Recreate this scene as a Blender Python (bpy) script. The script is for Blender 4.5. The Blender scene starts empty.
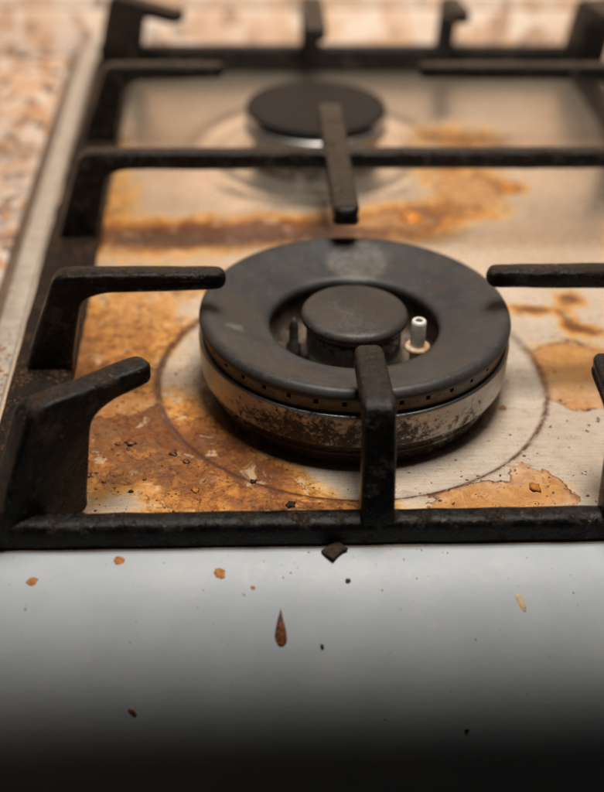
import bpy, bmesh, math, random
from mathutils import Vector, Matrix, noise

S = 0.01                      # everything below is written in centimetres
scene = bpy.context.scene
COL = scene.collection

# ------------------------------------------------------------------ camera
cam_data = bpy.data.cameras.new('camera')
cam = bpy.data.objects.new('camera', cam_data)
COL.objects.link(cam)
R_ = Vector((0.99894682, -0.04299952, 0.01600928))
U_ = Vector((0.01091896, 0.56167401, 0.82728658))
F_ = Vector((0.04456492, 0.82624049, -0.56155197))
M = Matrix((( R_.x, U_.x, -F_.x, -4.246*S),
            ( R_.y, U_.y, -F_.y, -42.170*S),
            ( R_.z, U_.z, -F_.z, 27.820*S),
            (0, 0, 0, 1)))
cam.matrix_world = M
cam_data.sensor_fit = 'VERTICAL'
cam_data.sensor_height = 36.0
cam_data.lens = 36.0*1267.8/792.0
cam_data.clip_start = 0.01
cam_data.clip_end = 50
cam_data.dof.use_dof = True
cam_data.dof.focus_distance = 0.445
cam_data.dof.aperture_fstop = 5.4
cam_data.dof.aperture_blades = 0
scene.camera = cam

# ------------------------------------------------------------------ world + lamp + exposure
world = bpy.data.worlds.new('World')
scene.world = world
world.use_nodes = True
bg = world.node_tree.nodes['Background']
bg.inputs['Color'].default_value = (1.0, 0.9, 0.8, 1)
bg.inputs['Strength'].default_value = 0.012

def area_lamp(name, loc, target, size, size_y, watts, color):
    ld = bpy.data.lights.new(name, 'AREA')
    ld.shape = 'RECTANGLE'; ld.size = size*S; ld.size_y = size_y*S
    ld.energy = watts; ld.color = color
    o = bpy.data.objects.new(name, ld); COL.objects.link(o)
    o.location = Vector(loc)*S
    o.rotation_euler = (Vector(target)-Vector(loc)).to_track_quat('-Z', 'Y').to_euler()
    return o
area_lamp('ceiling_lamp', (3, 0, 62), (0, 0, 0), 24, 17, 6.3, (1.0, 0.92, 0.82))
area_lamp('added_wall_light', (4, 29, 19), (4, 39.4, 16.0), 56, 6, 0.95, (1.0, 0.90, 0.78))  # added unseen lamp, brightens the back wall that the steel reflects

scene.view_settings.view_transform = 'Standard'
scene.view_settings.look = 'None'
scene.view_settings.exposure = 0.0
scene.view_settings.gamma = 1.0
scene.view_settings.use_curve_mapping = False
scene.cycles.use_denoising = True
scene.cycles.max_bounces = 8

# ------------------------------------------------------------------ node helpers
class NT:
    def __init__(self, name):
        self.m = bpy.data.materials.new(name); self.m.use_nodes = True
        self.t = self.m.node_tree
        self.bsdf = self.t.nodes['Principled BSDF']
        self.co = self.t.nodes.new('ShaderNodeTexCoord').outputs['Object']
    def n(self, typ, **kw):
        nd = self.t.nodes.new(typ)
        for k, v in kw.items(): setattr(nd, k, v)
        return nd
    def put(self, sock, v):
        if isinstance(v, bpy.types.NodeSocket): self.t.links.new(v, sock)
        else:
            if isinstance(v, tuple) and len(v) == 3 and sock.type == 'RGBA': v = v+(1,)
            sock.default_value = v
    def math(self, op, a, b=0.0, c=0.0, clamp=False):
        nd = self.n('ShaderNodeMath', operation=op, use_clamp=clamp)
        self.put(nd.inputs[0], a); self.put(nd.inputs[1], b)
        if len(nd.inputs) > 2: self.put(nd.inputs[2], c)
        return nd.outputs[0]
    def scaled(self, sx, sy, sz, loc=(0, 0, 0)):
        nd = self.n('ShaderNodeMapping'); self.put(nd.inputs['Vector'], self.co)
        nd.inputs['Scale'].default_value = (sx/S, sy/S, sz/S)
        nd.inputs['Location'].default_value = loc
        return nd.outputs[0]
    def noise(self, scale, detail=4, rough=0.55, vec=None, dist=0.0, off=(0, 0, 0)):
        nd = self.n('ShaderNodeTexNoise')
        if vec is None: vec = self.scaled(1, 1, 1, off)
        self.put(nd.inputs['Vector'], vec)
        nd.inputs['Scale'].default_value = scale; nd.inputs['Detail'].default_value = detail
        nd.inputs['Roughness'].default_value = rough; nd.inputs['Distortion'].default_value = dist
        return nd.outputs['Fac']
    def vor(self, scale, vec=None, feature='F1', out='Distance', metric='EUCLIDEAN', rnd=1.0):
        nd = self.n('ShaderNodeTexVoronoi', feature=feature)
        if feature == 'F1': nd.distance = metric
        self.put(nd.inputs['Vector'], vec if vec is not None else self.scaled(1, 1, 1))
        nd.inputs['Scale'].default_value = scale
        nd.inputs['Randomness'].default_value = rnd
        return nd.outputs[out]
    def step(self, v, lo, hi, a=0.0, b=1.0):
        nd = self.n('ShaderNodeMapRange', interpolation_type='SMOOTHSTEP')
        self.put(nd.inputs['Value'], v)
        nd.inputs['From Min'].default_value = lo; nd.inputs['From Max'].default_value = hi
        nd.inputs['To Min'].default_value = a; nd.inputs['To Max'].default_value = b
        return nd.outputs[0]
    def mix(self, f, a, b, mode='MIX'):
        nd = self.n('ShaderNodeMix', data_type='RGBA', blend_type=mode)
        self.put(nd.inputs[0], f); self.put(nd.inputs[6], a); self.put(nd.inputs[7], b)
        return nd.outputs[2]
    def ramp(self, f, stops):
        nd = self.n('ShaderNodeValToRGB'); self.put(nd.inputs[0], f)
        e = nd.color_ramp.elements
        while len(e) < len(stops): e.new(0.5)
        for el, (p, c) in zip(e, stops): el.position = p; el.color = tuple(c)+(1,)
        return nd.outputs[0]
    def attr(self, name):
        return self.n('ShaderNodeAttribute', attribute_name=name).outputs['Fac']
    def bump(self, h, strength=0.5, dist=0.02, nrm=None):
        nd = self.n('ShaderNodeBump'); self.put(nd.inputs['Height'], h)
        nd.inputs['Strength'].default_value = strength; nd.inputs['Distance'].default_value = dist*S
        if nrm is not None: self.put(nd.inputs['Normal'], nrm)
        return nd.outputs[0]
    def out(self, color=None, rough=None, metal=None, normal=None, spec=None, **kw):
        b = self.bsdf.inputs
        if color is not None: self.put(b['Base Color'], color)
        if rough is not None: self.put(b['Roughness'], rough)
        if metal is not None: self.put(b['Metallic'], metal)
        if normal is not None: self.put(b['Normal'], normal)
        if spec is not None: self.put(b['Specular IOR Level'], spec)
        for k, v in kw.items(): self.put(b[k], v)
        return self.m

# ------------------------------------------------------------------ materials
def mat_hob():
    k = NT('stained_steel')
    wash, pud, groove, tint = k.attr('wash'), k.attr('puddle'), k.attr('groove'), k.attr('tint')
    brush = k.noise(1.0, 3, 0.6, k.scaled(1.3, 26, 1))
    brush2 = k.noise(1.0, 2, 0.6, k.scaled(0.35, 9, 1))
    big = k.noise(0.33, 3, 0.5)
    mid = k.noise(1.5, 6, 0.62, dist=0.35)
    fine = k.noise(7.0, 5, 0.65)
    fin2 = k.noise(3.2, 6, 0.7, off=(7, 3, 0))
    steel = k.mix(k.step(brush, 0.3, 0.7), (0.54, 0.48, 0.40), (0.67, 0.615, 0.54))
    steel = k.mix(k.step(brush2, 0.42, 0.72, 0, 0.35), steel, (0.37, 0.31, 0.25))
    # burnt film: its depth drives tan -> orange -> brown
    on = k.step(wash, 0.02, 0.32)
    d = k.math('ADD', wash, k.math('MULTIPLY', k.math('SUBTRACT', mid, 0.5), k.math('MULTIPLY', on, 1.1)))
    d = k.math('ADD', d, k.math('MULTIPLY', k.math('SUBTRACT', fin2, 0.5), k.math('MULTIPLY', on, 0.75)))
    film = k.ramp(d, [(0.0, (0.52, 0.40, 0.27)), (0.18, (0.56, 0.34, 0.135)), (0.40, (0.52, 0.225, 0.040)),
                      (0.62, (0.34, 0.115, 0.018)), (0.82, (0.13, 0.036, 0.009)), (1.0, (0.09, 0.028, 0.009))])
    amt = k.step(d, 0.02, 0.24)
    col = k.mix(amt, steel, film)
    # general yellow-brown tint and fine soiling
    col = k.mix(k.math('MULTIPLY', tint, k.step(big, 0.25, 0.7, 0.35, 1.0)), col, k.mix(0.5, col, (0.42, 0.23, 0.10)))
    soil = k.math('MULTIPLY', k.step(k.noise(2.0, 8, 0.75, off=(5, 5, 5)), 0.50, 0.70), 0.45)
    col = k.mix(soil, col, k.mix(1.0, col, (0.55, 0.36, 0.22), 'MULTIPLY'))
    # baked brown crust with a ragged edge
    cn = k.math('ADD', k.noise(0.8, 10, 0.72, dist=0.9, off=(3.1, 0.7, 0)), k.math('MULTIPLY', k.math('SUBTRACT', wash, 0.45), 0.28))
    won = k.step(wash, 0.08, 0.28)
    crust = k.math('MULTIPLY', k.step(cn, 0.53, 0.66), won)
    col = k.mix(k.math('MULTIPLY', crust, k.step(fine, 0.3, 0.6, 0.35, 0.80)), col, k.mix(k.step(fin2, 0.38, 0.64), (0.075, 0.022, 0.008), (0.25, 0.085, 0.018)))
    edge = k.math('MULTIPLY', k.math('MULTIPLY', k.step(cn, 0.495, 0.515), k.step(cn, 0.52, 0.55, 1, 0)), won)
    col = k.mix(k.math('MULTIPLY', edge, k.step(mid, 0.35, 0.6, 0.1, 0.7)), col, (0.085, 0.026, 0.010))
    # small burnt flecks crowding together
    fl = k.math('MULTIPLY', k.step(k.noise(5.5, 4, 0.6, off=(2, 2, 7)), 0.60, 0.66), k.math('MULTIPLY', won, k.step(k.noise(0.9, 3, 0.6, off=(7, 5, 2)), 0.42, 0.58)))
    col = k.mix(k.math('MULTIPLY', fl, 0.9), col, (0.07, 0.02, 0.008))
    # pale islands where the film has flaked off
    isl = k.math('MULTIPLY', k.step(k.noise(0.9, 7, 0.6, dist=0.6, off=(8.3, 2.2, 0)), 0.58, 0.66), k.step(wash, 0.1, 0.3))
    col = k.mix(k.math('MULTIPLY', isl, 0.5), col, (0.62, 0.46, 0.28))
    # contour lines left by dried liquid
    ring = k.math('ABSOLUTE', k.math('SUBTRACT', k.noise(0.62, 5, 0.55, dist=0.5, off=(2, 9, 0)), 0.5))
    ring = k.math('MULTIPLY', k.step(ring, 0.004, 0.014, 1, 0), k.math('MULTIPLY', k.step(wash, 0.10, 0.35), k.step(fin2, 0.30, 0.55)))
    col = k.mix(k.math('MULTIPLY', ring, 0.8), col, (0.11, 0.033, 0.012))
    # fine dark pepper
    pep = k.math('MULTIPLY', k.step(k.noise(14, 2, 0.5), 0.63, 0.69), k.step(k.noise(1.1, 4, 0.6, off=(6, 1, 2)), 0.44, 0.62))
    col = k.mix(k.math('MULTIPLY', pep, 0.8), col, (0.09, 0.035, 0.015))
    # puddles with dark rims
    p = k.math('ADD', pud, k.math('MULTIPLY', k.math('SUBTRACT', k.noise(1.15, 7, 0.6, dist=0.8), 0.5), 0.62))
    p = k.math('ADD', p, k.math('MULTIPLY', k.math('SUBTRACT', fin2, 0.5), 0.16))
    pin = k.step(p, 0.0, 0.02)
    pcol = k.ramp(k.math('ADD', mid, k.math('MULTIPLY', k.math('SUBTRACT', fin2, 0.5), 0.5)),
                  [(0.25, (0.25, 0.09, 0.022)), (0.45, (0.40, 0.18, 0.052)), (0.6, (0.47, 0.255, 0.10)), (0.8, (0.52, 0.34, 0.19))])
    pfade = k.step(k.math('ADD', k.noise(0.5, 5, 0.6, off=(0, 4, 4)), k.math('MULTIPLY', tint, -0.1)), 0.30, 0.62, 0.6, 0.97)
    col = k.mix(k.math('MULTIPLY', pin, pfade), col, pcol)
    ilin = k.math('ABSOLUTE', k.math('SUBTRACT', k.noise(1.6, 5, 0.6, dist=0.8, off=(1, 3, 0)), 0.5))
    col = k.mix(k.math('MULTIPLY', k.math('MULTIPLY', pin, k.step(ilin, 0.006, 0.022, 1, 0)), k.step(mid, 0.4, 0.6, 0, 0.7)), col, (0.16, 0.055, 0.018))
    rim = k.math('MULTIPLY', k.math('MULTIPLY', pin, k.step(p, 0.02, 0.11, 1, 0)), k.step(k.noise(0.8, 3, 0.6, off=(9, 9, 0)), 0.38, 0.56, 0.15, 1.0))
    col = k.mix(k.math('MULTIPLY', rim, k.step(mid, 0.3, 0.6, 0.6, 1.0)), col, (0.06, 0.018, 0.008))
    # grime packed in the front burner's pressed step; the rear ring is painted shading
    g = k.math('MULTIPLY', groove, k.step(k.noise(2.2, 5, 0.65), 0.34, 0.58, 0.45, 1.0), clamp=True)
    g = k.math('MULTIPLY', g, k.step(fine, 0.25, 0.55, 0.55, 1))
    col = k.mix(g, col, (0.085, 0.032, 0.018))
    # burnt specks
    sp = k.vor(2.3, k.scaled(1, 1, 1, (0.3, 0.2, 0)))
    spm = k.math('MULTIPLY', k.step(sp, 0.07, 0.15, 1, 0), k.step(k.noise(0.9, 3, 0.6, off=(4, 4, 0)), 0.50, 0.60))
    sp2 = k.vor(5.5, k.scaled(1, 1, 1, (0.7, 0.9, 0)))
    spm2 = k.math('MULTIPLY', k.step(sp2, 0.08, 0.18, 1, 0), k.step(k.noise(0.8, 3, 0.6, off=(8, 1, 0)), 0.51, 0.60))
    spk = k.math('MAXIMUM', spm, spm2)
    spk = k.math('MULTIPLY', spk, k.step(k.math('ADD', wash, tint), 0.0, 0.2, 0.5, 1))
    col = k.mix(k.math('MULTIPLY', spk, 0.9), col, (0.07, 0.025, 0.012))
    dirty = k.math('MAXIMUM', k.math('MAXIMUM', amt, pin), k.math('MAXIMUM', k.math('MAXIMUM', g, crust), spk))
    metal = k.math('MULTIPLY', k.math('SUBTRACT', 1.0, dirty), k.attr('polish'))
    rough = k.math('ADD', k.step(dirty, 0, 1, 0.30, 0.36), k.math('MULTIPLY', k.math('SUBTRACT', fin2, 0.5), 0.40))
    h = k.math('ADD', k.math('MULTIPLY', brush, 0.10), k.math('MULTIPLY', dirty, k.math('ADD', k.math('MULTIPLY', fin2, 1.1), k.math('ADD', k.math('MULTIPLY', rim, 0.8), k.math('MULTIPLY', crust, 0.9)))))
    h = k.math('ADD', h, k.math('MULTIPLY', fine, k.math('MULTIPLY', dirty, 0.22)))
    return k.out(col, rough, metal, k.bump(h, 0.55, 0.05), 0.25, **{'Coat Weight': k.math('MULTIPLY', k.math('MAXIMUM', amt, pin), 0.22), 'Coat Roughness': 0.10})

def mat_iron():
    k = NT('cast_iron_enamel')
    a = k.noise(1.1, 6, 0.65); b = k.noise(9, 5, 0.7); c = k.noise(3.0, 5, 0.7, off=(3, 1, 5))
    col = k.mix(k.step(c, 0.40, 0.68), (0.0045, 0.0042, 0.004), (0.013, 0.0112, 0.0098))
    crust = k.math('MULTIPLY', k.step(a, 0.52, 0.66), k.step(b, 0.40, 0.58))
    col = k.mix(k.math('MULTIPLY', crust, 0.75), col, (0.060, 0.034, 0.021))
    pale = k.math('MULTIPLY', k.step(k.noise(2.2, 5, 0.7, off=(9, 2, 2)), 0.60, 0.68), k.step(b, 0.48, 0.6))
    col = k.mix(k.math('MULTIPLY', pale, 0.7), col, (0.17, 0.12, 0.085))
    rough = k.math('ADD', k.step(c, 0.3, 0.7, 0.16, 0.36), k.math('MULTIPLY', crust, 0.35))
    h = k.math('ADD', k.math('MULTIPLY', b, 0.5), k.math('ADD', k.math('MULTIPLY', c, 0.9), k.math('MULTIPLY', crust, 0.7)))
    return k.out(col, rough, 0.0, k.bump(h, 0.8, 0.06), 0.16)

def mat_crusty_iron():
    k = NT('grease_crusted_iron')
    a = k.noise(0.9, 6, 0.65); b = k.noise(8, 6, 0.75); v = k.vor(4.5)
    col = k.mix(k.step(b, 0.36, 0.62), (0.004, 0.003, 0.0026), (0.026, 0.016, 0.011))
    col = k.mix(k.math('MULTIPLY', k.step(a, 0.44, 0.60), k.step(b, 0.52, 0.60)), col, (0.20, 0.085, 0.035))
    col = k.mix(k.step(k.noise(3.6, 4, 0.7, off=(1, 7, 3)), 0.60, 0.66, 0, 0.8), col, (0.010, 0.007, 0.006))
    h = k.math('ADD', b, k.math('MULTIPLY', v, 0.7))
    return k.out(col, k.step(b, 0.3, 0.7, 0.45, 0.8), 0.0, k.bump(h, 1.0, 0.14), 0.25)

def mat_cap(seed=0, dark=1.0):
    k = NT('burner_cap_enamel')
    a = k.noise(0.7, 4, 0.6, off=(seed, 2, 0)); b = k.noise(14, 4, 0.7); c = k.noise(3.5, 6, 0.7, off=(seed, 0, 4))
    col = k.mix(k.step(a, 0.3, 0.7), (0.027*dark, 0.0268*dark, 0.0268*dark), (0.040*dark, 0.039*dark, 0.0385*dark))
    col = k.mix(k.step(c, 0.50, 0.70, 0, 0.7), col, (0.060*dark, 0.052*dark, 0.046*dark))
    worn = k.attr('worn')
    w = k.step(k.math('ADD', worn, k.math('MULTIPLY', k.math('SUBTRACT', k.noise(1.3, 5, 0.6, off=(1, 1, 1)), 0.5), 0.35)), 0.0, 0.22)
    w = k.math('MULTIPLY', w, k.step(c, 0.34, 0.60, 0.35, 1.0))
    col = k.mix(w, col, k.mix(k.step(b, 0.35, 0.65), (0.070, 0.065, 0.059), (0.135, 0.126, 0.113)))
    sp = k.math('MULTIPLY', k.step(k.vor(6.0), 0.06, 0.16, 1, 0), k.step(k.noise(1.2, 3, 0.6, off=(5, 5, 1)), 0.50, 0.58))
    col = k.mix(k.math('MULTIPLY', sp, 0.7), col, (0.17, 0.15, 0.13))
    dust = k.math('MULTIPLY', k.step(k.noise(11, 4, 0.65, off=(2, 7, 1)), 0.54, 0.66), k.math('MULTIPLY', k.step(worn, -0.05, 0.05), k.step(k.noise(1.6, 4, 0.6, off=(3, 1, 9)), 0.35, 0.6)))
    col = k.mix(k.math('MULTIPLY', dust, 0.75), col, (0.19, 0.175, 0.155))
    dk = k.math('MULTIPLY', k.step(k.vor(1.9, k.scaled(1, 1, 1, (2.2, 1.4, 0))), 0.05, 0.11, 1, 0), k.step(k.noise(0.8, 3, 0.6, off=(1, 8, 1)), 0.44, 0.52))
    col = k.mix(dk, col, (0.012, 0.011, 0.010))
    heat = k.step(k.noise(0.45, 5, 0.65, dist=0.8, off=(seed, 3, 6)), 0.46, 0.66, 0, 0.55)
    col = k.mix(heat, col, (0.052*dark, 0.038*dark, 0.028*dark))
    scr = k.math('MULTIPLY', k.step(k.noise(1.0, 2, 0.5, k.scaled(0.5, 14, 1, (2, 1, 0))), 0.66, 0.70), k.step(k.noise(0.9, 3, 0.6, off=(4, 6, 6)), 0.52, 0.62))
    col = k.mix(k.math('MULTIPLY', scr, 0.5), col, (0.12, 0.112, 0.10))
    scorch_shade = k.attr('scorch_shade')  # scorch marks, plus shadow painted under the finger tips
    col = k.mix(k.math('MULTIPLY', scorch_shade, k.step(c, 0.3, 0.6, 0.5, 1.0), clamp=True), col, (0.030, 0.022, 0.018))
    rough = k.math('ADD', 0.48 if seed == 0 else 0.62, k.math('MULTIPLY', k.math('SUBTRACT', c, 0.5), 0.4))
    h = k.math('ADD', k.math('MULTIPLY', b, 0.5), k.math('ADD', c, k.math('MULTIPLY', sp, 0.6)))
    return k.out(col, rough, 0.0, k.bump(h, 0.40, 0.03), 0.28 if seed == 0 else 0.12)

def mat_alu():
    k = NT('scorched_aluminium')
    br = k.noise(1, 3, 0.6, k.scaled(0.7, 0.7, 16)); c = k.noise(3.3, 6, 0.72); a = k.noise(0.55, 4, 0.55, off=(0.4, 6, 0))
    f = k.noise(9, 5, 0.7)
    col = k.mix(k.step(br, 0.3, 0.7), (0.33, 0.335, 0.34), (0.43, 0.435, 0.44))
    col = k.mix(k.step(a, 0.40, 0.62, 0, 0.5), col, (0.30, 0.26, 0.225))
    burn = k.attr('burn')
    d = k.math('ADD', burn, k.math('MULTIPLY', k.math('SUBTRACT', c, 0.5), 1.5))
    d = k.math('ADD', d, k.math('MULTIPLY', k.math('SUBTRACT', f, 0.5), 0.6))
    b1 = k.step(d, 0.42, 0.60)
    col = k.mix(k.step(d, 0.20, 0.5, 0, 0.65), col, (0.10, 0.066, 0.045))
    col = k.mix(b1, col, k.mix(k.step(f, 0.4, 0.65), (0.018, 0.012, 0.010), (0.07, 0.034, 0.02)))
    metal = k.math('MULTIPLY', k.math('SUBTRACT', 1.0, k.step(d, 0.2, 0.55)), 0.92)
    h = k.math('ADD', k.math('MULTIPLY', br, 0.25), k.math('MULTIPLY', b1, k.math('ADD', c, f)))
    return k.out(col, k.step(d, 0.2, 0.6, 0.38, 0.60), metal, k.bump(h, 0.6, 0.05))

def mat_simple(name, c1, c2, scale, rough, metal=0.0, bump=0.3, dist=0.03, spec=0.5):
    k = NT(name)
    n = k.noise(scale, 6, 0.65); f = k.noise(scale*5, 3, 0.6)
    col = k.mix(k.step(n, 0.36, 0.64), c1, c2)
    return k.out(col, k.math('ADD', rough, k.math('MULTIPLY', k.math('SUBTRACT', n, 0.5), 0.25)), metal,
                 k.bump(k.math('ADD', n, k.math('MULTIPLY', f, 0.4)), bump, dist), spec)

def mat_apron():
    k = NT('pale_enamelled_steel')
    a = k.noise(0.5, 5, 0.6); b = k.noise(6, 4, 0.6); s = k.noise(1, 3, 0.6, k.scaled(0.8, 2.5, 2.5))
    col = k.mix(k.step(a, 0.3, 0.7), (0.335, 0.365, 0.40), (0.37, 0.40, 0.43))
    col = k.mix(k.math('MULTIPLY', k.step(k.noise(1.3, 5, 0.65, off=(3, 3, 3)), 0.56, 0.75), 0.35), col, (0.52, 0.44, 0.36))
    sp = k.math('MULTIPLY', k.step(k.vor(1.6), 0.035, 0.08, 1, 0), k.step(k.noise(0.7, 3, 0.6, off=(9, 0, 3)), 0.52, 0.58))
    col = k.mix(k.math('MULTIPLY', sp, 0.6), col, (0.30, 0.15, 0.07))
    return k.out(col, k.math('ADD', 0.52, k.math('MULTIPLY', k.math('SUBTRACT', b, 0.5), 0.2)), 0.0,
                 k.bump(k.math('ADD', s, b), 0.10, 0.02), 0.25)

def mat_stone(name, pal, sx, sy, sz, line):
    k = NT(name)
    warp = k.n('ShaderNodeMix', data_type='VECTOR')
    warp.inputs[0].default_value = 0.10
    nn = k.n('ShaderNodeTexNoise'); k.put(nn.inputs['Vector'], k.scaled(1, 1, 1)); nn.inputs['Scale'].default_value = 1.1
    k.put(warp.inputs[4], k.scaled(sx, sy, sz)); k.put(warp.inputs[5], nn.outputs['Color'])
    cells = k.n('ShaderNodeTexVoronoi', distance='CHEBYCHEV'); k.put(cells.inputs['Vector'], warp.outputs[1]); cells.inputs['Scale'].default_value = 1.0
    sep = k.n('ShaderNodeSeparateColor'); k.put(sep.inputs[0], cells.outputs['Color'])
    f = k.math('ADD', k.math('MULTIPLY', sep.outputs[0], 0.88), k.math('MULTIPLY', k.noise(3, 5, 0.65), 0.14))
    col = k.ramp(f, pal)
    gs = k.step(k.vor(0.55, k.scaled(1, 1, 1, (0.2, 0.5, 0.1))), 0.16, 0.30, 1, 0)
    col = k.mix(k.math('MULTIPLY', gs, 0.62), col, (0.20, 0.19, 0.185))
    col = k.mix(k.step(k.noise(0.35, 3, 0.5), 0.45, 0.65, 0, line), col, (0.56, 0.33, 0.19))
    return k.out(col, 0.45, 0.0, k.bump(f, 0.15, 0.03), 0.4)

M_HOB = mat_hob(); M_IRON = mat_iron(); M_CRUST = mat_crusty_iron()
M_CAP = mat_cap(0); M_CAP2 = mat_cap(5, 0.42); M_ALU = mat_alu(); M_APRON = mat_apron()
M_DARK = mat_simple('sooty_metal', (0.012, 0.010, 0.009), (0.035, 0.026, 0.020), 3.0, 0.6, 0.0, 0.5, 0.05)
M_WELL = mat_simple('heat_browned_metal', (0.05, 0.036, 0.026), (0.17, 0.13, 0.10), 1.6, 0.4, 0.3, 0.4, 0.04)
M_BAND = mat_simple('sooty_grey_metal', (0.085, 0.078, 0.070), (0.18, 0.17, 0.158), 2.5, 0.45, 0.25, 0.4, 0.03)
M_CERAMIC = mat_simple('white_ceramic', (0.50, 0.43, 0.34), (0.70, 0.68, 0.63), 1.7, 0.35, 0.0, 0.1, 0.01)
M_COLLAR = mat_simple('browned_ceramic', (0.60, 0.48, 0.35), (0.36, 0.19, 0.08), 4.0, 0.5, 0.0, 0.4, 0.03)
M_TRIM = mat_simple('brushed_steel_trim', (0.38, 0.33, 0.28), (0.50, 0.45, 0.39), 2.2, 0.42, 0.35, 0.2, 0.02)
M_LIP = mat_simple('brown_shade_edge', (0.15, 0.10, 0.07), (0.23, 0.16, 0.115), 1.3, 0.55, 0.0, 0.4, 0.03)  # brown colour stands in for the shadow beside the hob
M_CHAR = mat_simple('charred_food', (0.010, 0.007, 0.006), (0.045, 0.022, 0.014), 9.0, 0.6, 0.0, 0.7, 0.05, 0.15)
M_RUST = mat_simple('caramelised_food', (0.24, 0.075, 0.014), (0.40, 0.17, 0.036), 7.0, 0.55, 0.0, 0.5, 0.04, 0.2)
M_AMBER = mat_simple('amber_syrup', (0.50, 0.15, 0.012), (0.66, 0.26, 0.03), 3.0, 0.2, 0.0, 0.3, 0.04)
M_BROWNBIT = mat_simple('burnt_brown_food', (0.040, 0.013, 0.007), (0.17, 0.055, 0.014), 5.0, 0.45, 0.0, 0.6, 0.04)
M_PALEDRIP = mat_simple('pale_dried_drip', (0.47, 0.36, 0.20), (0.40, 0.29, 0.16), 6.0, 0.45, 0.0, 0.2, 0.02)
M_COUNTER = mat_stone('mottled_pink_stone', [(0.12, (0.07, 0.05, 0.04)), (0.20, (0.44, 0.22, 0.10)), (0.34, (0.56, 0.40, 0.29)), (0.5, (0.62, 0.53, 0.46)),
                      (0.62, (0.46, 0.24, 0.11)), (0.76, (0.62, 0.54, 0.48)), (0.90, (0.24, 0.15, 0.10))], 1.8, 1.25, 1.8, 0.05)
M_WALL = mat_stone('pale_pink_tile', [(0.1, (0.44, 0.30, 0.22)), (0.3, (0.66, 0.47, 0.35)), (0.6, (0.76, 0.66, 0.58)),
                   (0.85, (0.66, 0.46, 0.32))], 0.9, 0.9, 0.9, 0.15)
M_GROUT = mat_simple('tan_grout', (0.30, 0.19, 0.11), (0.38, 0.25, 0.15), 3, 0.7)
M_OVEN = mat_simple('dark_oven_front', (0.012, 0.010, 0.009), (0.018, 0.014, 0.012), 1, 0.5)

# ------------------------------------------------------------------ mesh helpers
def finish(name, bm, mat, parent=None, smooth=True, kind=None):
    me = bpy.data.meshes.new(name)
    bm.normal_update()
    bm.to_mesh(me); bm.free()
    for v in me.vertices: v.co *= S
    if smooth: me.polygons.foreach_set('use_smooth', [True]*len(me.polygons))
    me.materials.append(mat)
    o = bpy.data.objects.new(name, me); COL.objects.link(o)
    if parent is not None: o.parent = parent
    if kind: o['kind'] = kind
    return o

def thing(name, label, cat, loc=(0, 0, 0), group=None):
    o = bpy.data.objects.new(name, None); COL.objects.link(o)
    o.empty_display_size = 0.02
    o.location = Vector(loc)*S
    o['label'] = label; o['category'] = cat
    if group: o['group'] = group
    return o

def tag(o, label, cat, group=None):
    o['label'] = label; o['category'] = cat
    if group: o['group'] = group
    return o

def lathe(profile, cx=0.0, cy=0.0, seg=128, wob=0.0):
    """closed profile of (r, z) turned round a vertical axis"""
    bm = bmesh.new(); rings = []
    for r, z in profile:
        ring = []
        if r < 1e-6:
            ring = [bm.verts.new((cx, cy, z))]
        else:
            for i in range(seg):
                a = 2*math.pi*i/seg
                rr = r + wob*noise.noise(Vector((math.cos(a)*2, math.sin(a)*2, z)))
                ring.append(bm.verts.new((cx+rr*math.cos(a), cy+rr*math.sin(a), z)))
        rings.append(ring)
    for A, B in zip(rings[:-1], rings[1:]):
        for i in range(seg):
            j = (i+1) % seg
            if len(A) == 1 and len(B) == 1: continue
            if len(A) == 1: bm.faces.new((A[0], B[j], B[i]))
            elif len(B) == 1: bm.faces.new((A[i], A[j], B[0]))
            else: bm.faces.new((A[i], A[j], B[j], B[i]))
    bmesh.ops.recalc_face_normals(bm, faces=bm.faces)
    return bm

def fillet(pts, radii, n=6):
    """round the corners of a closed polygon"""
    out = []; N = len(pts)
    def emit(q):
        if out:
            d = (q-out[-1]).length
            m = int(d/0.22)
            p0 = out[-1].copy()
            for k in range(1, m): out.append(p0.lerp(q, k/m))
        out.append(q)
    for i in range(N):
        p = Vector(pts[i]); a = Vector(pts[i-1]); b = Vector(pts[(i+1) % N])
        r = radii[i] if i < len(radii) else 0.1
        da = (a-p); db = (b-p); la, lb = da.length, db.length
        da.normalize(); db.normalize()
        t = min(r, la*0.48, lb*0.48)
        if t < 1e-4: emit(p); continue
        s, e = p+da*t, p+db*t
        for k in range(n+1):
            u = k/n
            emit(s*(1-u)**2 + p*2*u*(1-u) + e*u*u)
    return out

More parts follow.
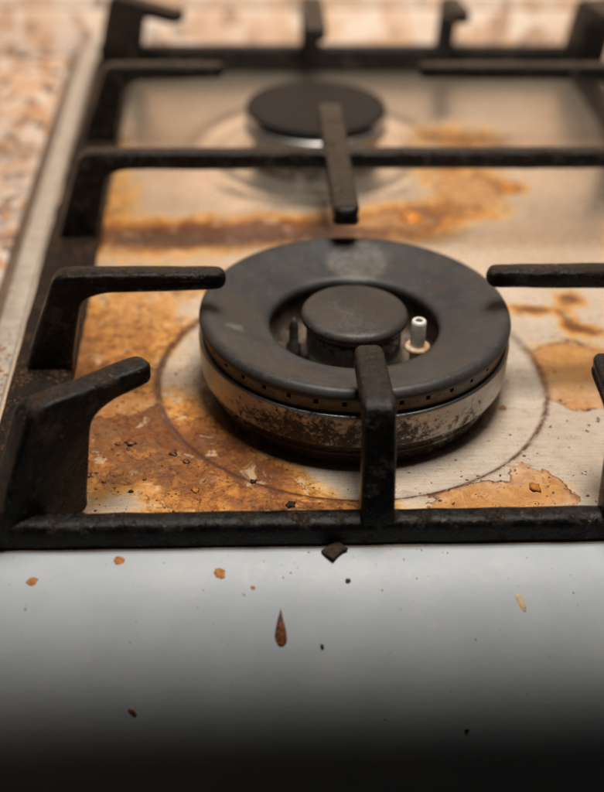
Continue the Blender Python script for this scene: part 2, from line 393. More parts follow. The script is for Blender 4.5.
def plate(poly, thick, bevel):
    """polygon in (s, z) given a thickness with rounded long edges; section is built by insetting"""
    bm = bmesh.new()
    N = len(poly)
    # outward normals of the polygon
    area = sum(poly[i].x*poly[(i+1) % N].y-poly[(i+1) % N].x*poly[i].y for i in range(N))
    if area < 0: poly = list(reversed(poly))
    nrm = []
    for i in range(N):
        d1 = (poly[i]-poly[i-1]); d2 = (poly[(i+1) % N]-poly[i])
        if d1.length > 1e-9: d1.normalize()
        if d2.length > 1e-9: d2.normalize()
        t = d1+d2
        if t.length < 1e-6: t = d2
        t.normalize(); nrm.append(Vector((t.y, -t.x)))
    steps = 4
    layers = []
    h = thick/2
    for k in range(steps+1):
        a = math.pi/2*k/steps
        layers.append((-(h-bevel)-bevel*math.cos(a), bevel*(1-math.sin(a))))
    layers += [(-o, i) for o, i in reversed(layers)]
    rings = []
    for off, ins in layers:
        rings.append([bm.verts.new((poly[i].x-nrm[i].x*ins, off, poly[i].y-nrm[i].y*ins)) for i in range(N)])
    for A, B in zip(rings[:-1], rings[1:]):
        for i in range(N):
            j = (i+1) % N
            bm.faces.new((A[i], A[j], B[j], B[i]))
    caps = [bm.faces.new(rings[0][::-1]), bm.faces.new(rings[-1])]
    bmesh.ops.recalc_face_normals(bm, faces=bm.faces)
    bmesh.ops.triangulate(bm, faces=caps, ngon_method='EAR_CLIP')
    return bm

def lumpy(bm, amp, freq, seed=0.0):
    for v in bm.verts:
        q = v.co*freq + Vector((seed, seed*1.7, seed*0.3))
        v.co += Vector((noise.noise(q), noise.noise(q+Vector((11, 0, 0))), noise.noise(q+Vector((0, 17, 0)))))*amp

def bar(length, w, h, bev, seg):
    """bar along +x from 0, centred in y, standing on z=0, rounded and cut into short lengths"""
    sect = fillet([(-w/2, 0), (w/2, 0), (w/2, h), (-w/2, h)], [bev*0.5, bev*0.5, bev, bev], 5)
    bm = bmesh.new(); rings = []
    n = max(2, int(length/seg))
    for i in range(n+1):
        x = length*i/n
        rings.append([bm.verts.new((x, p.x, p.y)) for p in sect])
    for A, B in zip(rings[:-1], rings[1:]):
        for i in range(len(sect)):
            j = (i+1) % len(sect)
            bm.faces.new((A[i], A[j], B[j], B[i]))
    bm.faces.new(rings[0][::-1]); bm.faces.new(rings[-1])
    bmesh.ops.recalc_face_normals(bm, faces=bm.faces)
    return bm

def place(bm, loc, rz=0.0):
    bmesh.ops.transform(bm, matrix=Matrix.Translation(Vector(loc)) @ Matrix.Rotation(rz, 4, 'Z'), verts=bm.verts)
    return bm

def box(x0, x1, y0, y1, z0, z1, bev=0.0):
    bm = bmesh.new()
    bmesh.ops.create_cube(bm, size=1.0)
    for v in bm.verts:
        v.co = Vector((x0 if v.co.x < 0 else x1, y0 if v.co.y < 0 else y1, z0 if v.co.z < 0 else z1))
    if bev: bmesh.ops.bevel(bm, geom=bm.edges[:], offset=bev, segments=3, affect='EDGES', profile=0.5)
    return bm

# ------------------------------------------------------------------ the setting
WY = 39.4
o = finish('countertop', box(-75, -15.35, -30, WY-0.02, -4.0, -0.55), M_COUNTER, smooth=False); o['kind'] = 'structure'
o = finish('countertop_behind_right', box(47, 90, -30, WY-0.02, -4.0, -0.55), M_COUNTER, smooth=False); o['kind'] = 'structure'
o.name = 'countertop'
wall = finish('back_wall', box(-75, 90, WY+0.35, WY+1.4, -4, 20.6), M_GROUT, smooth=False); wall['kind'] = 'structure'
finish('tile_border', box(-75, 90, WY, WY+0.36, -0.50, 2.46, 0.06), M_WALL, wall)
z = 2.56
for r in range(1):
    for c in range(8):
        finish('tile', box(-75+c*20.6, -75+c*20.6+20.45, WY+0.08, WY+0.36, z, z+17.85, 0.06), M_WALL, wall)
    z += 18.0

# ------------------------------------------------------------------ the hob
HX0, HX1, HY0, HY1 = -13.62, 46.0, -10.2, 38.9
RG = 7.74
RB = (-0.31, 22.43)
hob = thing('gas_hob', 'stained stainless steel gas hob with a pale rounded front edge', 'gas hob', (0, 0, 0))

def sstep(x, a, b):
    t = max(0.0, min(1.0, (x-a)/(b-a))); return t*t*(3-2*t)

def height(x, y):
    z = 0.0
    r = math.hypot(x, y)
    z -= 0.17*(1-sstep(r, RG-0.22, RG+0.04))          # shallow pressed dish round the front burner
    z += 0.015*math.exp(-((r-RG-0.18)/0.2)**2)
    r2 = math.hypot(x-RB[0], y-RB[1])
    z += 0.20*math.exp(-((r2-6.2)/0.8)**2)
    z -= 0.28*(1-sstep(r2, 4.6, 5.9))
    z += 0.012*noise.noise(Vector((x*0.22, y*0.22, 3)))
    return z

# smooth fields for the grime: (x, y, rx, ry, rot in degrees, value)
WASH = [(-9.6, -4.2, 3.6, 4.2, 0, 0.58), (-8.6, -2.2, 2.6, 1.3, 30, 0.42), (-6.3, -7.0, 4.0, 1.5, -12, 0.50), (-7.4, -4.4, 1.6, 2.6, 25, 0.25),
        (-9.0, 3.2, 3.6, 4.0, 0, 0.45), (-10.8, 1.0, 1.2, 4.0, 0, 0.35), (-2.4, -8.3, 3.2, 0.75, 0, 0.55), (-4.6, -5.2, 2.9, 1.0, -38, 0.50),
        (-6.0, 12.7, 5.4, 1.7, 4, 0.80), (-1.2, 13.0, 6.0, 1.4, 0, 0.62), (-8.2, 12.3, 2.6, 1.1, 0, 0.30), (3.2, 14.0, 2.4, 1.8, 20, 0.60),
        (4.1, 14.3, 0.8, 0.8, 0, 0.35), (6.4, 15.2, 2.6, 1.7, 12, 0.50), (-10.6, 15.6, 1.6, 5.0, 0, 0.30), (-11.4, 24.0, 1.2, 6.0, 0, 0.20),
        (8.0, 24.4, 3.0, 2.2, 0, 0.38), (7.0, 20.0, 2.6, 2.6, 20, 0.42), (9.6, 17.8, 0.8, 0.5, 0, 0.70), (9.2, 18.6, 1.5, 0.5, -30, 0.35),
        (-7.0, 7.6, 3.5, 2.2, 0, 0.28), (10.3, 6.2, 1.0, 0.7, 0, 0.10), (-5.9, -2.8, 1.6, 3.0, 20, 0.30), (-3.4, -6.4, 2.4, 1.0, -28, 0.35), (9.2, 0.9, 3.0, 2.0, 0, 0.32), (8.05, 5.16, 0.72, 0.45, 0, 0.95), (10.25, 6.2, 0.62, 0.75, 0, 0.95), (9.5, 4.5, 0.42, 1.0, 15, 0.75), (10.2, 3.7, 0.75, 0.40, -10, 0.80),
        (5.6, -7.6, 1.5, 0.9, 20, 0.35), (9.5, 9.0, 4.0, 2.0, 0, 0.14), (3.4, -8.2, 1.2, 0.5, 0, 0.3)]
CLEAN = [(-8.3, -7.3, 1.5, 0.9, 8, 0.50), (-7.3, -1.4, 0.6, 2.4, 10, 0.20), (-6.3, 5.9, 1.1, 1.2, 0, 0.28)]
PUD = [(4.6, -7.95, 2.6, 1.25, 3, 1), (6.0, -6.9, 0.75, 1.0, 20, 1), (9.2, 0.1, 3.0, 2.4, 0, 1), (13.4, 2.0, 1.5, 3.0, 0, 1), (9.4, 17.9, 0.9, 0.45, -20, 1),
       (7.0, 17.4, 1.7, 1.6, 30, 1), (-8.7, -1.6, 1.5, 0.8, 25, 1), (-3.0, -8.2, 1.2, 0.35, 0, 1), (3.2, 13.9, 2.0, 1.0, 10, 1)]

def ell(x, y, e):
    a = math.radians(e[4]); dx, dy = x-e[0], y-e[1]
    u = (dx*math.cos(a)+dy*math.sin(a))/e[2]; v = (-dx*math.sin(a)+dy*math.cos(a))/e[3]
    return math.sqrt(u*u+v*v)

def fields(x, y):
    wx = x+0.55*noise.noise(Vector((x*0.5, y*0.5, 1))); wy = y+0.55*noise.noise(Vector((x*0.5, y*0.5, 9)))
    w = 0.0
    r = math.hypot(x, y)
    for e in WASH:
        if abs(x-e[0]) > 3*max(e[2], e[3]) or abs(y-e[1]) > 3*max(e[2], e[3]): continue
        d = ell(wx, wy, e); w += e[5]*math.exp(-d*d*1.1)
    for e in CLEAN:
        d = ell(wx, wy, e); w -= e[5]*math.exp(-d*d*1.1)
    inner = 1-sstep(r, RG-0.25, RG+0.05)
    if inner > 0:      # the dish kept cleaner than the sheet round it, except at its left front
        ang = math.degrees(math.atan2(y, x))
        keep = math.exp(-((ang+132)/32)**2)*1.0
        w *= (1-inner)+inner*(0.30+1.0*keep)
    p = -0.6
    for e in PUD:
        p = max(p, (1-ell(wx, wy, e))*0.8*min(e[2], e[3], 1.0))
    if inner > 0.5 : p = -0.6
    g = (1.35+0.5*math.cos(math.atan2(y, x)+2.2))*math.exp(-((r-RG+0.02)/0.135)**2)
    r2 = math.hypot(x-RB[0], y-RB[1])
    g = max(g, 0.25*math.exp(-((r2-5.2)/0.3)**2))  # faint dark ring painted in for shading on the rear dish slope
    g = max(g, 0.9*math.exp(-((r-5.55)/0.28)**2))
    t = 0.35*math.exp(-((x+11)/3.0)**2)+0.12+0.42*sstep(-y, -13, -6)
    if inner > 0.5: t *= 0.85
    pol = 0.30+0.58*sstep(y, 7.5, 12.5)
    return max(0.0, w), p, g, min(1.0, t), pol

def hob_plate():
    xs, x = [], HX0
    while x < 17.0: xs.append(x); x += 0.115
    while x < HX1: xs.append(x); x += 1.2
    xs.append(HX1)
    ys, y = [], HY0
    while y < 12.0: ys.append(y); y += 0.115
    while y < HY1: ys.append(y); y += 0.18
    ys.append(HY1)
    nx, ny = len(xs), len(ys)
    co, fw, fp, fg, ft, fo = [], [], [], [], [], []
    for yy in ys:
        for xx in xs:
            co.append((xx*S, yy*S, height(xx, yy)*S))
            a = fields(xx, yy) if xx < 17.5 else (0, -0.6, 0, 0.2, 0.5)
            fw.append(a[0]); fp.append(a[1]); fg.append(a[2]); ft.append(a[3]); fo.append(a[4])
    faces = [(j*nx+i, j*nx+i+1, (j+1)*nx+i+1, (j+1)*nx+i) for j in range(ny-1) for i in range(nx-1)]
    me = bpy.data.meshes.new('hob_plate'); me.from_pydata(co, [], faces)
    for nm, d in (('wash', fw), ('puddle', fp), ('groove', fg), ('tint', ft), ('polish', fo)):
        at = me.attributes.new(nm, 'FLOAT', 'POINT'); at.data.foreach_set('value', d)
    me.polygons.foreach_set('use_smooth', [True]*len(me.polygons))
    me.materials.append(M_HOB); me.update()
    o = bpy.data.objects.new('hob_plate', me); COL.objects.link(o); o.parent = hob
    return o
hob_plate()

# rounded front edge: roll shaped so the lamp light fades to black down a steep fascia
AY0 = -10.2
TH = [(0, 0), (0.824, 0.266), (1.54, 0.479), (2.205, 0.65), (2.85, 0.801), (3.495, 0.94), (4.15, 1.064), (4.835, 1.178), (5.56, 1.279),
      (6.34, 1.374), (7.19, 1.46), (8.13, 1.534), (9.15, 1.582), (12.0, 1.60)]
APR = []
_y, _z, _s = AY0, -0.02, 0.0
while _s <= 11.5:
    for (s0, t0), (s1, t1) in zip(TH[:-1], TH[1:]):
        if s0 <= _s <= s1: _t = t0+(t1-t0)*(_s-s0)/(s1-s0)
    APR.append((_y, _z, _t))
    _y -= 0.05*math.cos(_t); _z -= 0.05*math.sin(_t); _s += 0.05
def apron_pt(s):                       # s: length in cm measured down the edge from its start
    f = max(0.0, min(len(APR)-1.001, s/0.05)); i = int(f); f -= i
    return tuple(APR[i][k]*(1-f)+APR[i+1][k]*f for k in range(3))
bm = bmesh.new(); rows = []
prof = [(q[0], q[1]) for q in APR[::3]]
ly, lz = prof[-1]
prof += [(ly+0.10, lz-0.22), (ly+0.9, lz-0.35)]
for yy, zz in prof:
    rows.append([bm.verts.new((xx, yy, zz)) for xx in (-15.2, -14.9, -7, 0, 7, 16, 30, 46.6)])
for A, B in zip(rows[:-1], rows[1:]):
    for i in range(len(A)-1): bm.faces.new((A[i], B[i], B[i+1], A[i+1]))
finish('front_edge', bm, M_APRON, hob)
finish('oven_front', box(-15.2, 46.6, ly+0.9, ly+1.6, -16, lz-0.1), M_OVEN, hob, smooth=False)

# side trim: pale flat strip and a rounded outer lip painted brown for the shadow beside it
bm = bmesh.new(); rows = []
sect = [(-13.60, -0.35), (-13.60, 0.16), (-13.66, 0.21), (-14.45, 0.21), (-14.55, 0.18)]
for xx, zz in sect: rows.append([bm.verts.new((xx, HY0+(HY1+0.2-HY0)*i/30, zz)) for i in range(31)])
for A, B in zip(rows[:-1], rows[1:]):
    for i in range(30): bm.faces.new((A[i], A[i+1], B[i+1], B[i]))
bmesh.ops.recalc_face_normals(bm, faces=bm.faces)
finish('side_trim', bm, M_TRIM, hob)
bm = bmesh.new(); rows = []
for xx, zz in [(-14.552, 0.175), (-14.70, 0.08), (-14.95, -0.12), (-15.15, -0.34), (-15.18, -0.53)]:
    rows.append([bm.verts.new((xx, HY0+(HY1+0.2-HY0)*i/30, zz)) for i in range(31)])
for A, B in zip(rows[:-1], rows[1:]):
    for i in range(30): bm.faces.new((A[i], A[i+1], B[i+1], B[i]))
finish('outer_lip', bm, M_LIP, hob)
finish('rear_trim', box(-14.5, 46, HY1-0.1, HY1+0.35, -0.5, 0.12, 0.05), M_TRIM, hob)

# ------------------------------------------------------------------ front burner
fb = thing('gas_burner', 'large ring-shaped gas burner with grey cap and white igniter, nearest the front', 'burner', (0, 0, -0.14))
def ch(o):      # geometry above is in hob coordinates; keep it there under a lifted parent
    o.matrix_parent_inverse = Matrix.Translation(-o.parent.location)
    return o

def set_attr(o, name, fn):
    at = o.data.attributes.new(name, 'FLOAT', 'POINT')
    at.data.foreach_set('value', [fn(v.co/S) for v in o.data.vertices])

# ring cap: dished, sloping in towards the hole
prof = []
inner, outer = (3.22, 2.66), (5.62, 3.30)
prof += [(3.46, 2.20), (3.34, 2.25), (3.28, 2.42), (3.30, 2.56), (3.38, 2.65), (3.50, 2.70)]
for i in range(1, 13):
    t = i/12; prof.append((3.50+(5.55-3.50)*t, 2.70+(3.30-2.70)*t - 0.03*math.sin(math.pi*t)))
prof += [(5.68, 3.325), (5.80, 3.31), (5.90, 3.25), (5.97, 3.15), (6.00, 3.03), (5.98, 2.92), (5.95, 2.87), (5.88, 2.85), (5.60, 2.85), (5.2, 2.84)]
ring_cap = ch(finish('ring_cap', lathe(prof, seg=192), M_CAP, fb))
def worn_ring(c):
    e1 = (0.45, 4.35, 1.45, 1.25, 0, 1); e2 = (-4.6, -1.0, 0.45, 0.35, 0, 1); e3 = (-1.7, -4.1, 0.3, 0.3, 0, 1)
    return max((1-ell(c.x, c.y, e1))*0.8, (1-ell(c.x, c.y, e2))*0.3, -0.3)
def scorch_shade_ring(c):
    s = 0
    for (x, y, rx, ry, v) in [(-5.0, -0.2, 0.8, 0.5, 0.55), (0.1, 5.2, 0.55, 0.45, 0.6), (5.3, -0.1, 0.8, 0.5, 0.45), (3.0, -1.6, 0.6, 1.2, 0.45), (2.3, -3.2, 1.2, 0.4, 0.3), (-0.3, -4.5, 1.0, 0.7, 0.25)]:  # spots below the finger tips are painted cast shadows, others scorching
        d = math.hypot((c.x-x)/rx, (c.y-y)/ry); s += v*math.exp(-d*d)
    return s
set_attr(ring_cap, 'worn', worn_ring); set_attr(ring_cap, 'scorch_shade', scorch_shade_ring)

# flame port band under the cap: 34 small notches
def port_band(n, sub, r, rin, z0, z1, z2):
    bm = bmesh.new(); tot = n*sub; rows = []
    for zi, zz in enumerate((z0, z1, z1+0.002, z2)):
        row = []
        for i in range(tot):
            a = 2*math.pi*(i+0.5)/tot
            notch = (i % sub) in (3, 4) and noise.noise(Vector((i//sub*1.7, 0.3, 0.1))) < 0.42
            rr = rin if (notch and zi >= 2) else r
            row.append(bm.verts.new((rr*math.cos(a), rr*math.sin(a), zz)))
        rows.append(row)
    for A, B in zip(rows[:-1], rows[1:]):
        for i in range(tot):
            j = (i+1) % tot; bm.faces.new((A[i], A[j], B[j], B[i]))
    return bm
pb = ch(finish('port_band', port_band(36, 18, 5.84, 5.40, 2.20, 2.62, 2.86), M_BAND, fb, smooth=False))
prof = [(5.70, 2.28), (5.845, 2.29), (5.90, 2.31), (5.95, 2.31), (5.99, 2.29), (6.015, 2.25), (6.025, 2.19), (6.02, 2.10), (6.01, 1.55), (5.985, 1.05), (5.96, 0.95), (5.89, 0.90),
        (5.66, 0.87), (5.62, 0.78), (5.61, 0.50), (5.66, 0.46), (5.67, 0.40), (5.62, 0.34), (5.52, 0.30), (5.48, 0.1), (5.45, -0.13)]
body = ch(finish('ring_body', lathe(prof, seg=192, wob=0.012), M_ALU, fb))
def burn(c):
    a = math.degrees(math.atan2(c.y, c.x))
    v = 0.08 + 0.50*math.exp(-((a+112)/30)**2) + 0.30*math.exp(-((a+75)/16)**2) + 0.26*math.exp(-((a+48)/9)**2)
    if c.z < 0.80: v += 0.22
    if c.z > 2.0: v -= 0.22
    return v
set_attr(body, 'burn', burn); set_attr(pb, 'burn', lambda c: 0.26)
# inside of the ring and the floor of the well
prof = [(5.2, 2.80), (3.60, 2.30), (3.45, 1.4), (3.40, 0.9), (1.9, 0.85), (0, 0.85)]
ch(finish('burner_well', lathe(prof, seg=96), M_WELL, fb))
# centre burner
prof = [(1.95, 0.8), (1.95, 1.2), (1.86, 1.35), (1.86, 2.45), (1.80, 2.5), (1.72, 2.55), (1.70, 2.74), (1.5, 2.74)]
cb = ch(finish('centre_body', lathe(prof, seg=96), M_ALU, fb)); set_attr(cb, 'burn', lambda c: 0.20 + (0.2 if c.z > 2.4 else 0))
bm = bmesh.new()
for i in range(18):
    a = 2*math.pi*i/18
    b2 = box(1.78, 1.868, -0.06, 0.06, 2.48, 2.62, 0.0)
    bmesh.ops.transform(b2, matrix=Matrix.Rotation(a, 4, 'Z'), verts=b2.verts)
    me = bpy.data.meshes.new('tmp'); b2.to_mesh(me); b2.free(); bm.from_mesh(me); bpy.data.meshes.remove(me)
ch(finish('flame_ports', bm, M_DARK, fb, smooth=False, kind='stuff'))
prof = [(1.6, 2.66), (1.90, 2.66), (1.99, 2.70), (2.05, 2.80), (2.07, 2.92), (2.05, 3.03), (1.98, 3.12), (1.88, 3.165), (1.7, 3.19), (1.2, 3.205), (0.6, 3.21), (0, 3.21)]
cc = ch(finish('centre_cap', lathe(prof, seg=128), M_CAP, fb))
set_attr(cc, 'worn', lambda c: max((1-ell(c.x, c.y, (-0.6, -0.5, 1.5, 1.4, 0, 1)))*0.12+0.02, (1-ell(c.x, c.y, (0.1, -1.85, 0.9, 0.12, 0, 1)))*0.2, -0.3))
set_attr(cc, 'scorch_shade', lambda c: 0.55*math.exp(-(((c.x-0.7)/0.9)**2+((c.y-0.2)/1.1)**2)) + 0.25)
# igniter
ig = ch(finish('igniter', lathe([(0.20, 0.9), (0.285, 1.5), (0.285, 3.10), (0.265, 3.20), (0.22, 3.24), (0.16, 3.24), (0.15, 3.10), (0.0, 3.10)], 2.38, -0.95, 40), M_CERAMIC, fb))
o = finish('igniter_collar', lathe([(0.24, 1.92), (0.42, 1.92), (0.48, 1.98), (0.49, 2.04), (0.46, 2.11), (0.38, 2.15), (0.27, 2.13)], 2.38, -0.95, 40, 0.03), M_COLLAR, ig)
o.matrix_parent_inverse = Matrix.Identity(4)
o = finish('igniter_hole', lathe([(0.0, 3.255), (0.10, 3.25), (0.15, 3.20), (0.15, 3.0)], 2.38, -0.95, 16), M_DARK, ig)  # dark plug standing in for the shade inside the hole on top
ch(finish('thermocouple', lathe([(0.30, 0.9), (0.30, 1.7), (0.19, 1.78), (0.18, 2.55), (0.13, 2.78), (0.05, 2.92), (0, 2.94)], -2.35, -0.2, 32), M_DARK, fb))

# ------------------------------------------------------------------ rear burner
rb = thing('gas_burner', 'small round gas burner with flat black cap, at the back by the wall', 'burner', (RB[0], RB[1], -0.28))
bx, by = RB
prof = [(3.0, 2.43), (3.60, 2.43), (3.70, 2.46), (3.75, 2.51), (3.76, 2.57), (3.72, 2.65), (3.62, 2.70), (3.4, 2.735), (2.4, 2.74), (1.0, 2.74), (0, 2.74)]
o = ch(finish('burner_cap', lathe(prof, bx, by, 128), M_CAP2, rb)); set_attr(o, 'worn', lambda c: -0.3); set_attr(o, 'scorch_shade', lambda c: 0.3)
prof = [(3.2, 2.45), (3.52, 2.44), (3.54, 2.12), (3.70, 2.11), (3.80, 2.06), (3.84, 1.96), (3.82, 1.40), (3.55, 1.30), (3.3, 1.26), (3.25, 0.6), (3.4, 0.3), (3.4, -0.27)]
o = ch(finish('burner_body', lathe(prof, bx, by, 128), M_ALU, rb)); set_attr(o, 'burn', lambda c: 0.12 if c.z > 1.25 else 0.5)
bm = bmesh.new()
for i in range(26):
    a = 2*math.pi*(i+0.5)/26
    b2 = box(3.3, 3.512, -0.1, 0.1, 2.2, 2.43)
    bmesh.ops.transform(b2, matrix=Matrix.Translation((bx, by, 0)) @ Matrix.Rotation(a, 4, 'Z'), verts=b2.verts)
    me = bpy.data.meshes.new('tmp'); b2.to_mesh(me); b2.free(); bm.from_mesh(me); bpy.data.meshes.remove(me)
ch(finish('flame_ports', bm, M_DARK, rb, smooth=False, kind='stuff'))

# ------------------------------------------------------------------ the grate
gr = thing('pan_support', 'black cast iron pan support grate with raised fingers over the burners', 'grate', (0, 0, 0.0))
ZB = 0.02
XL, XR, YF, YR = -12.15, 16.9, -9.68, 35.1
def gpart(name, bm, loc, rz, mat=M_IRON, amp=0.035, seed=0.0):
    place(bm, loc, rz); lumpy(bm, amp, 0.9, seed)
    return finish(name, bm, mat, gr)
gpart('front_bar', bar(XR-XL+1.0, 0.92, 0.95, 0.36, 0.35), (XL-0.9, YF, ZB), 0, seed=1)
gpart('rear_bar', bar(XR-XL+1.0, 1.0, 1.62, 0.36, 0.5), (XL-0.9, YR, ZB), 0, seed=2)
gpart('side_bar', bar(YR-YF-0.6, 2.35, 0.80, 0.35, 0.35), (XL, YF+0.3, ZB), math.pi/2, M_CRUST, 0.06, 3)
gpart('side_bar', bar(YR-YF-0.6, 1.4, 0.85, 0.35, 0.5), (XR, YF+0.3, ZB), math.pi/2, M_IRON, 0.05, 4)

ZT, ZU = 4.95, 4.13
def arm_poly(tip, s_out_base, s_out_top, s_in_base, s_in_top, droop=0.0):
    """outline of one arm in (distance inward from the bar, height)"""
    pts = [(s_out_base, 0.15), (s_in_base, 0.15), (s_in_base+0.05, 1.1), (s_in_top, ZU-0.35), (s_in_top+0.75, ZU),
           (tip, ZU+0.12), (tip, ZT-droop), (s_out_top, ZT), (s_out_base, 1.2)]
    rad = [0.4, 0.4, 0.9, 0.6, 0.8, 0.36, 0.40, 0.55, 0.8]
    return fillet(pts, rad, 6)
def round_tip(bm, tip, far=None, r=0.50, taper=0.08):
    for v in bm.verts:
        u = tip-v.co.x
        if u < r: v.co.y *= max(0.38, math.sqrt(max(0.0, 1-((r-u)/r)**2)))
        if u < 3.0: v.co.y *= 1-taper*(1-u/3.0)
        if far is not None:
            u = v.co.x-far
            if u < r: v.co.y *= max(0.38, math.sqrt(max(0.0, 1-((r-u)/r)**2)))
            if u < 3.0: v.co.y *= 1-taper*(1-u/3.0)
def arm(loc, direction, poly, thick=1.06, seed=0.0, mat=M_IRON):
    rz = math.atan2(direction[1], direction[0])
    bm = plate(poly, thick, 0.17)
    round_tip(bm, max(p.x for p in poly))
    return gpart('arm', bm, (loc[0], loc[1], 0), rz, mat, 0.03, seed)
# left finger of the front burner
arm((XL, 0), (1, 0), arm_poly(7.22, -0.55, 0.85, 1.15, 1.75), 0.88, 5)
# left front corner
arm((-12.1, -9.55), (4.62, 3.45), arm_poly(5.75, -0.5, 1.0, 2.75, 3.2), 0.98, 6)
# front centre
arm((0.06, YF), (-0.02, 1), arm_poly(4.42, -0.42, 0.55, 0.42, 0.9), 1.10, 7)
# right front
arm((8.15, YF), (-0.02, 1), arm_poly(3.75, -0.42, 0.5, 0.42, 0.8), 1.15, 8)
# right finger of the front burner, growing from the right side bar
arm((XR, 0), (-1, 0), arm_poly(XR-4.98, -0.5, 0.8, 1.1, 1.6), 0.88, 9)
# rear burner fingers
arm((XL, 22.43), (1, 0), arm_poly(6.95, -0.55, 0.85, 1.15, 1.75), 0.88, 10)
arm((XR, 22.43), (-1, 0), arm_poly(XR-5.05, -0.5, 0.8, 1.1, 1.6), 0.88, 11)
arm((0.0, YR), (0.0, -1), arm_poly(7.2, -0.3, 0.5, 0.55, 1.0), 1.25, 12)
arm((-12.1, 35.0), (4.5, -4.0), arm_poly(5.9, -0.9, 0.35, 1.8, 2.5), 1.15, 13)
arm((8.3, YR), (0.1, -1), arm_poly(4.2, -0.3, 0.5, 0.55, 1.0), 1.1, 14)
arm((16.9, 35.0), (0.25, -1), arm_poly(5.8, -0.6, 0.6, 1.6, 2.2), 2.0, 15)
# raised cross bar between the burners and the double-ended finger on it
L = XR-XL
pts = [(-0.6, 0.15), (1.15, 0.15), (1.2, 1.1), (1.75, ZU-0.35), (2.5, ZU), (L-2.5, ZU), (L-1.75, ZU-0.35), (L-1.1, 1.1), (L-1.1, 0.15), (L+0.6, 0.15),
       (L+0.5, 1.2), (L-0.8, ZT), (0.7, ZT), (-0.55, 1.2)]
gpart('cross_bar', plate(fillet(pts, [0.4, 0.4, 0.9, 0.6, 0.8, 0.8, 0.6, 0.9, 0.4, 0.4, 0.8, 0.55, 0.55, 0.8], 6), 0.88, 0.17), (XL, 11.21, 0), 0, M_IRON, 0.03, 16)
pts = [(4.95, ZU+0.02), (16.9, ZU+0.02), (16.9, ZT+0.06), (4.95, ZT+0.06)]
bm = plate(fillet(pts, [0.45, 0.4, 0.4, 0.44], 6), 1.12, 0.17); round_tip(bm, 16.9, 4.95, 0.4, 0.0)
gpart('arm', bm, (0, 0, 0), math.pi/2, M_IRON, 0.03, 17)

# ------------------------------------------------------------------ burnt crumbs and drips
rnd = random.Random(4)
def crumb_bm(r, flat, seed, sub=2, amp=1.0):
    bm = bmesh.new(); bmesh.ops.create_icosphere(bm, subdivisions=sub, radius=1.0)
    for v in bm.verts:
        q = v.co*1.3+Vector((seed*3.1, seed, 0)); f = 1+amp*(0.9*noise.noise(q)+0.5*noise.noise(q*2.7))
        v.co = Vector((v.co.x*r*f, v.co.y*r*f, max(v.co.z, -0.25)*r*f*flat))
    return bm
CR = [(-8.52, -4.2, 0.20, 0.6, M_BROWNBIT, 'largest burnt brown crumb on the orange stain left of the front burner'),
      (-8.98, -4.25, 0.11, 0.6, M_BROWNBIT, 'small brown crumb just left of the largest burnt crumb'),
      (-6.05, -7.05, 0.17, 0.35, M_RUST, 'flat curled brown flake near the front bar, left of centre'),
      (-2.74, -7.95, 0.20, 0.3, M_CHAR, 'dark charred patch behind the front bar, left of the front finger'),
      (-9.9, -6.1, 0.16, 0.7, M_BROWNBIT, 'brown crumb beside the corner arm of the grate'),
      (-4.01, -6.66, 0.13, 0.9, M_CHAR, 'small black crumb stuck on the groove round the front burner'),
      (5.98, -7.2, 0.24, 0.7, M_RUST, 'reddish orange lump in the puddle stain right of the front finger'),
      (-6.9, -4.9, 0.17, 0.4, M_BROWNBIT, 'flat brown flake between the corner arm and the burner groove'),
      (-6.4, -5.4, 0.14, 0.4, M_BROWNBIT, 'dark brown flake touching the groove at the left front'),
      (9.55, 17.75, 0.42, 0.4, M_AMBER, 'orange-red blob behind the right finger near the cross bar'),
      (4.1, 14.35, 0.55, 0.4, M_AMBER, 'shiny orange caramelised blob behind the front burner'),
      (5.75, -2.0, 0.16, 0.5, M_RUST, 'orange crumb at the foot of the burner ring on its right'),
      (-8.3, -7.1, 0.08, 0.8, M_CHAR, 'tiny black crumb on the pale patch by the corner arm')]
for i, (x, y, r, fl, m, lab) in enumerate(CR):
    bm = crumb_bm(r*0.9, fl*0.6, i+1.0)
    place(bm, (x, y, height(x, y)+0.02), rnd.uniform(0, 6))
    tag(finish('food_crumb', bm, m), lab, 'crumb', 'burnt crumbs on the hob')

bm = bmesh.new()
def addcrumb(x, y, z, r):
    b2 = crumb_bm(r, rnd.uniform(0.2, 0.5), rnd.uniform(0, 50), 1)
    for v in b2.verts: v.co.x *= 1.5
    place(b2, (x, y, z), rnd.uniform(0, 6))
    me = bpy.data.meshes.new('tmp'); b2.to_mesh(me); b2.free(); bm.from_mesh(me); bpy.data.meshes.remove(me)
n = 0
while n < 520:
    x, y = rnd.uniform(-10.5, 12), rnd.uniform(-9, 9)
    r = math.hypot(x, y)
    if r < 5.9: continue
    dens = 1.0 if x < -5 else 0.3
    if noise.noise(Vector((x*0.5, y*0.5, 5)))*0.8+0.45 < rnd.random() or rnd.random() > dens: continue
    addcrumb(x, y, height(x, y)+0.005, rnd.choice((0.02, 0.02, 0.025, 0.03, 0.04, 0.055))); n += 1
o = finish('crumb_scatter', bm, M_BROWNBIT, smooth=True, kind='stuff'); o['label'] = 'tiny burnt crumbs scattered over the hob'; o['category'] = 'crumbs'
bm = bmesh.new()
for i in range(70):
    y = rnd.gauss(-1.2, 2.6); addcrumb(rnd.uniform(-14.35, -13.66), y, 0.215, rnd.choice((0.03, 0.04, 0.06, 0.09)))
o = finish('crumb_scatter', bm, M_RUST, smooth=True, kind='stuff'); o['label'] = 'orange brown crumbs lying on the left side trim'; o['category'] = 'crumbs'

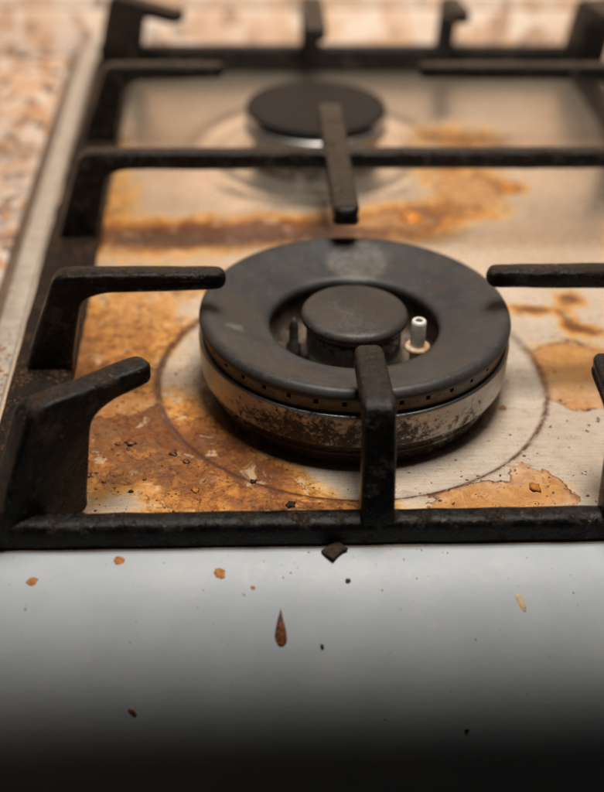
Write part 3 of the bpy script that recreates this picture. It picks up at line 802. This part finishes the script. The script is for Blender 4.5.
def drip(x, s, rx, ry, m, lab, seed, taper=0.0, thick=0.05, rot=0.0):
    """thin dried blob lying on the rounded front edge at arc length s"""
    bm = crumb_bm(1.0, 1.0, seed, 3, 0.12 if taper > 0.5 else 0.34)
    yy, zz, th = apron_pt(s)
    for v in bm.verts:
        u, w, h = v.co
        if taper > 0.5: u += 0.22*noise.noise(Vector((w*1.3, seed, 0.4)))
        u *= rx*(1.0 if taper < 0.5 else (1.25*(max(0.0, (1-w)/2))**1.1+0.12)); w *= ry
        a = math.radians(rot); u, w = u*math.cos(a)-w*math.sin(a), u*math.sin(a)+w*math.cos(a)
        y2, z2, t2 = apron_pt(s-w)
        hh = h*thick
        v.co = Vector((x+u, y2-hh*math.sin(t2), z2+hh*math.cos(t2)))
    tag(finish('dried_drip', bm, m), lab, 'food stain', 'dried drips on the front edge')
DR = [(-11.19, 1.19, 0.22, 0.16, M_RUST, 'orange splash nearest the left end of the front edge', 0, 0.03, 20),
      (-8.44, 0.42, 0.22, 0.20, M_RUST, 'orange-tan splash close under the front bar at left', 0.2, 0.04, 0),
      (-5.14, 1.01, 0.20, 0.26, M_RUST, 'rust orange splash on the front edge, left of the long drip', 0.2, 0.03, 30),
      (-4.07, 1.54, 0.09, 0.08, M_RUST, 'tiny orange dot between the rust splash and the long drip', 0, 0.03, 0),
      (-3.19, 2.85, 0.27, 0.72, M_BROWNBIT, 'long brown teardrop drip running down the front edge', 0.75, 0.05, 0),
      (-0.98, 1.37, 0.11, 0.11, M_CHAR, 'small black speck below the charred flake', 0, 0.06, 0),
      (-1.88, 3.49, 0.07, 0.12, M_CHAR, 'tiny dark speck right of the long brown drip', 0, 0.03, 10),
      (4.62, 2.21, 0.12, 0.36, M_PALEDRIP, 'pale yellow streak on the right of the front edge', 0, 0.02, 20),
      (-7.98, 5.56, 0.12, 0.22, M_BROWNBIT, 'faint brown smear low on the dark part of the front edge', 0, 0.02, 35),
      (2.87, 6.55, 0.09, 0.10, M_CHAR, 'dark speck low on the right of the front edge', 0, 0.03, 0)]
for i, (x, s, rx, ry, m, lab, tp, thk, rot) in enumerate(DR):
    drip(x, s, rx*0.82, ry*0.85, m, lab, i*1.7+2, tp, thk*0.5, rot)
sp = bmesh.new()
bm = sp
for i in range(70):
    x = rnd.uniform(-13.5, 12); q = min(6.0, abs(rnd.gauss(0, 1.6))+0.08)
    yy, zz, th = apron_pt(q); rr = rnd.choice((0.012, 0.015, 0.015, 0.02, 0.03))
    b2 = crumb_bm(rr, 0.3, rnd.uniform(0, 50), 1, 0.7)
    for v in b2.verts: v.co.x *= rnd.uniform(1.0, 1.1)
    bmesh.ops.transform(b2, matrix=Matrix.Translation((x, yy, zz+0.002)) @ Matrix.Rotation(th, 4, 'X') @ Matrix.Rotation(rnd.uniform(0, 6), 4, 'Z'), verts=b2.verts)
    me = bpy.data.meshes.new('tmp'); b2.to_mesh(me); b2.free(); bm.from_mesh(me); bpy.data.meshes.remove(me)
o = finish('grit_specks', sp, M_BROWNBIT, kind='stuff'); o['label'] = 'fine brown grit specks on the pale front edge'; o['category'] = 'grit'
# charred flake hanging at the foot of the front bar
bm = box(-0.36, 0.36, -0.28, 0.28, 0, 0.12, 0.04)
bmesh.ops.subdivide_edges(bm, edges=bm.edges[:], cuts=2, use_grid_fill=True)
lumpy(bm, 0.09, 2.2, 3)
place(bm, (-1.36, -10.42, 0.03), 0.75)
tag(finish('charred_flake', bm, M_CHAR), 'black charred flake lying against the front bar of the grate', 'crumb')
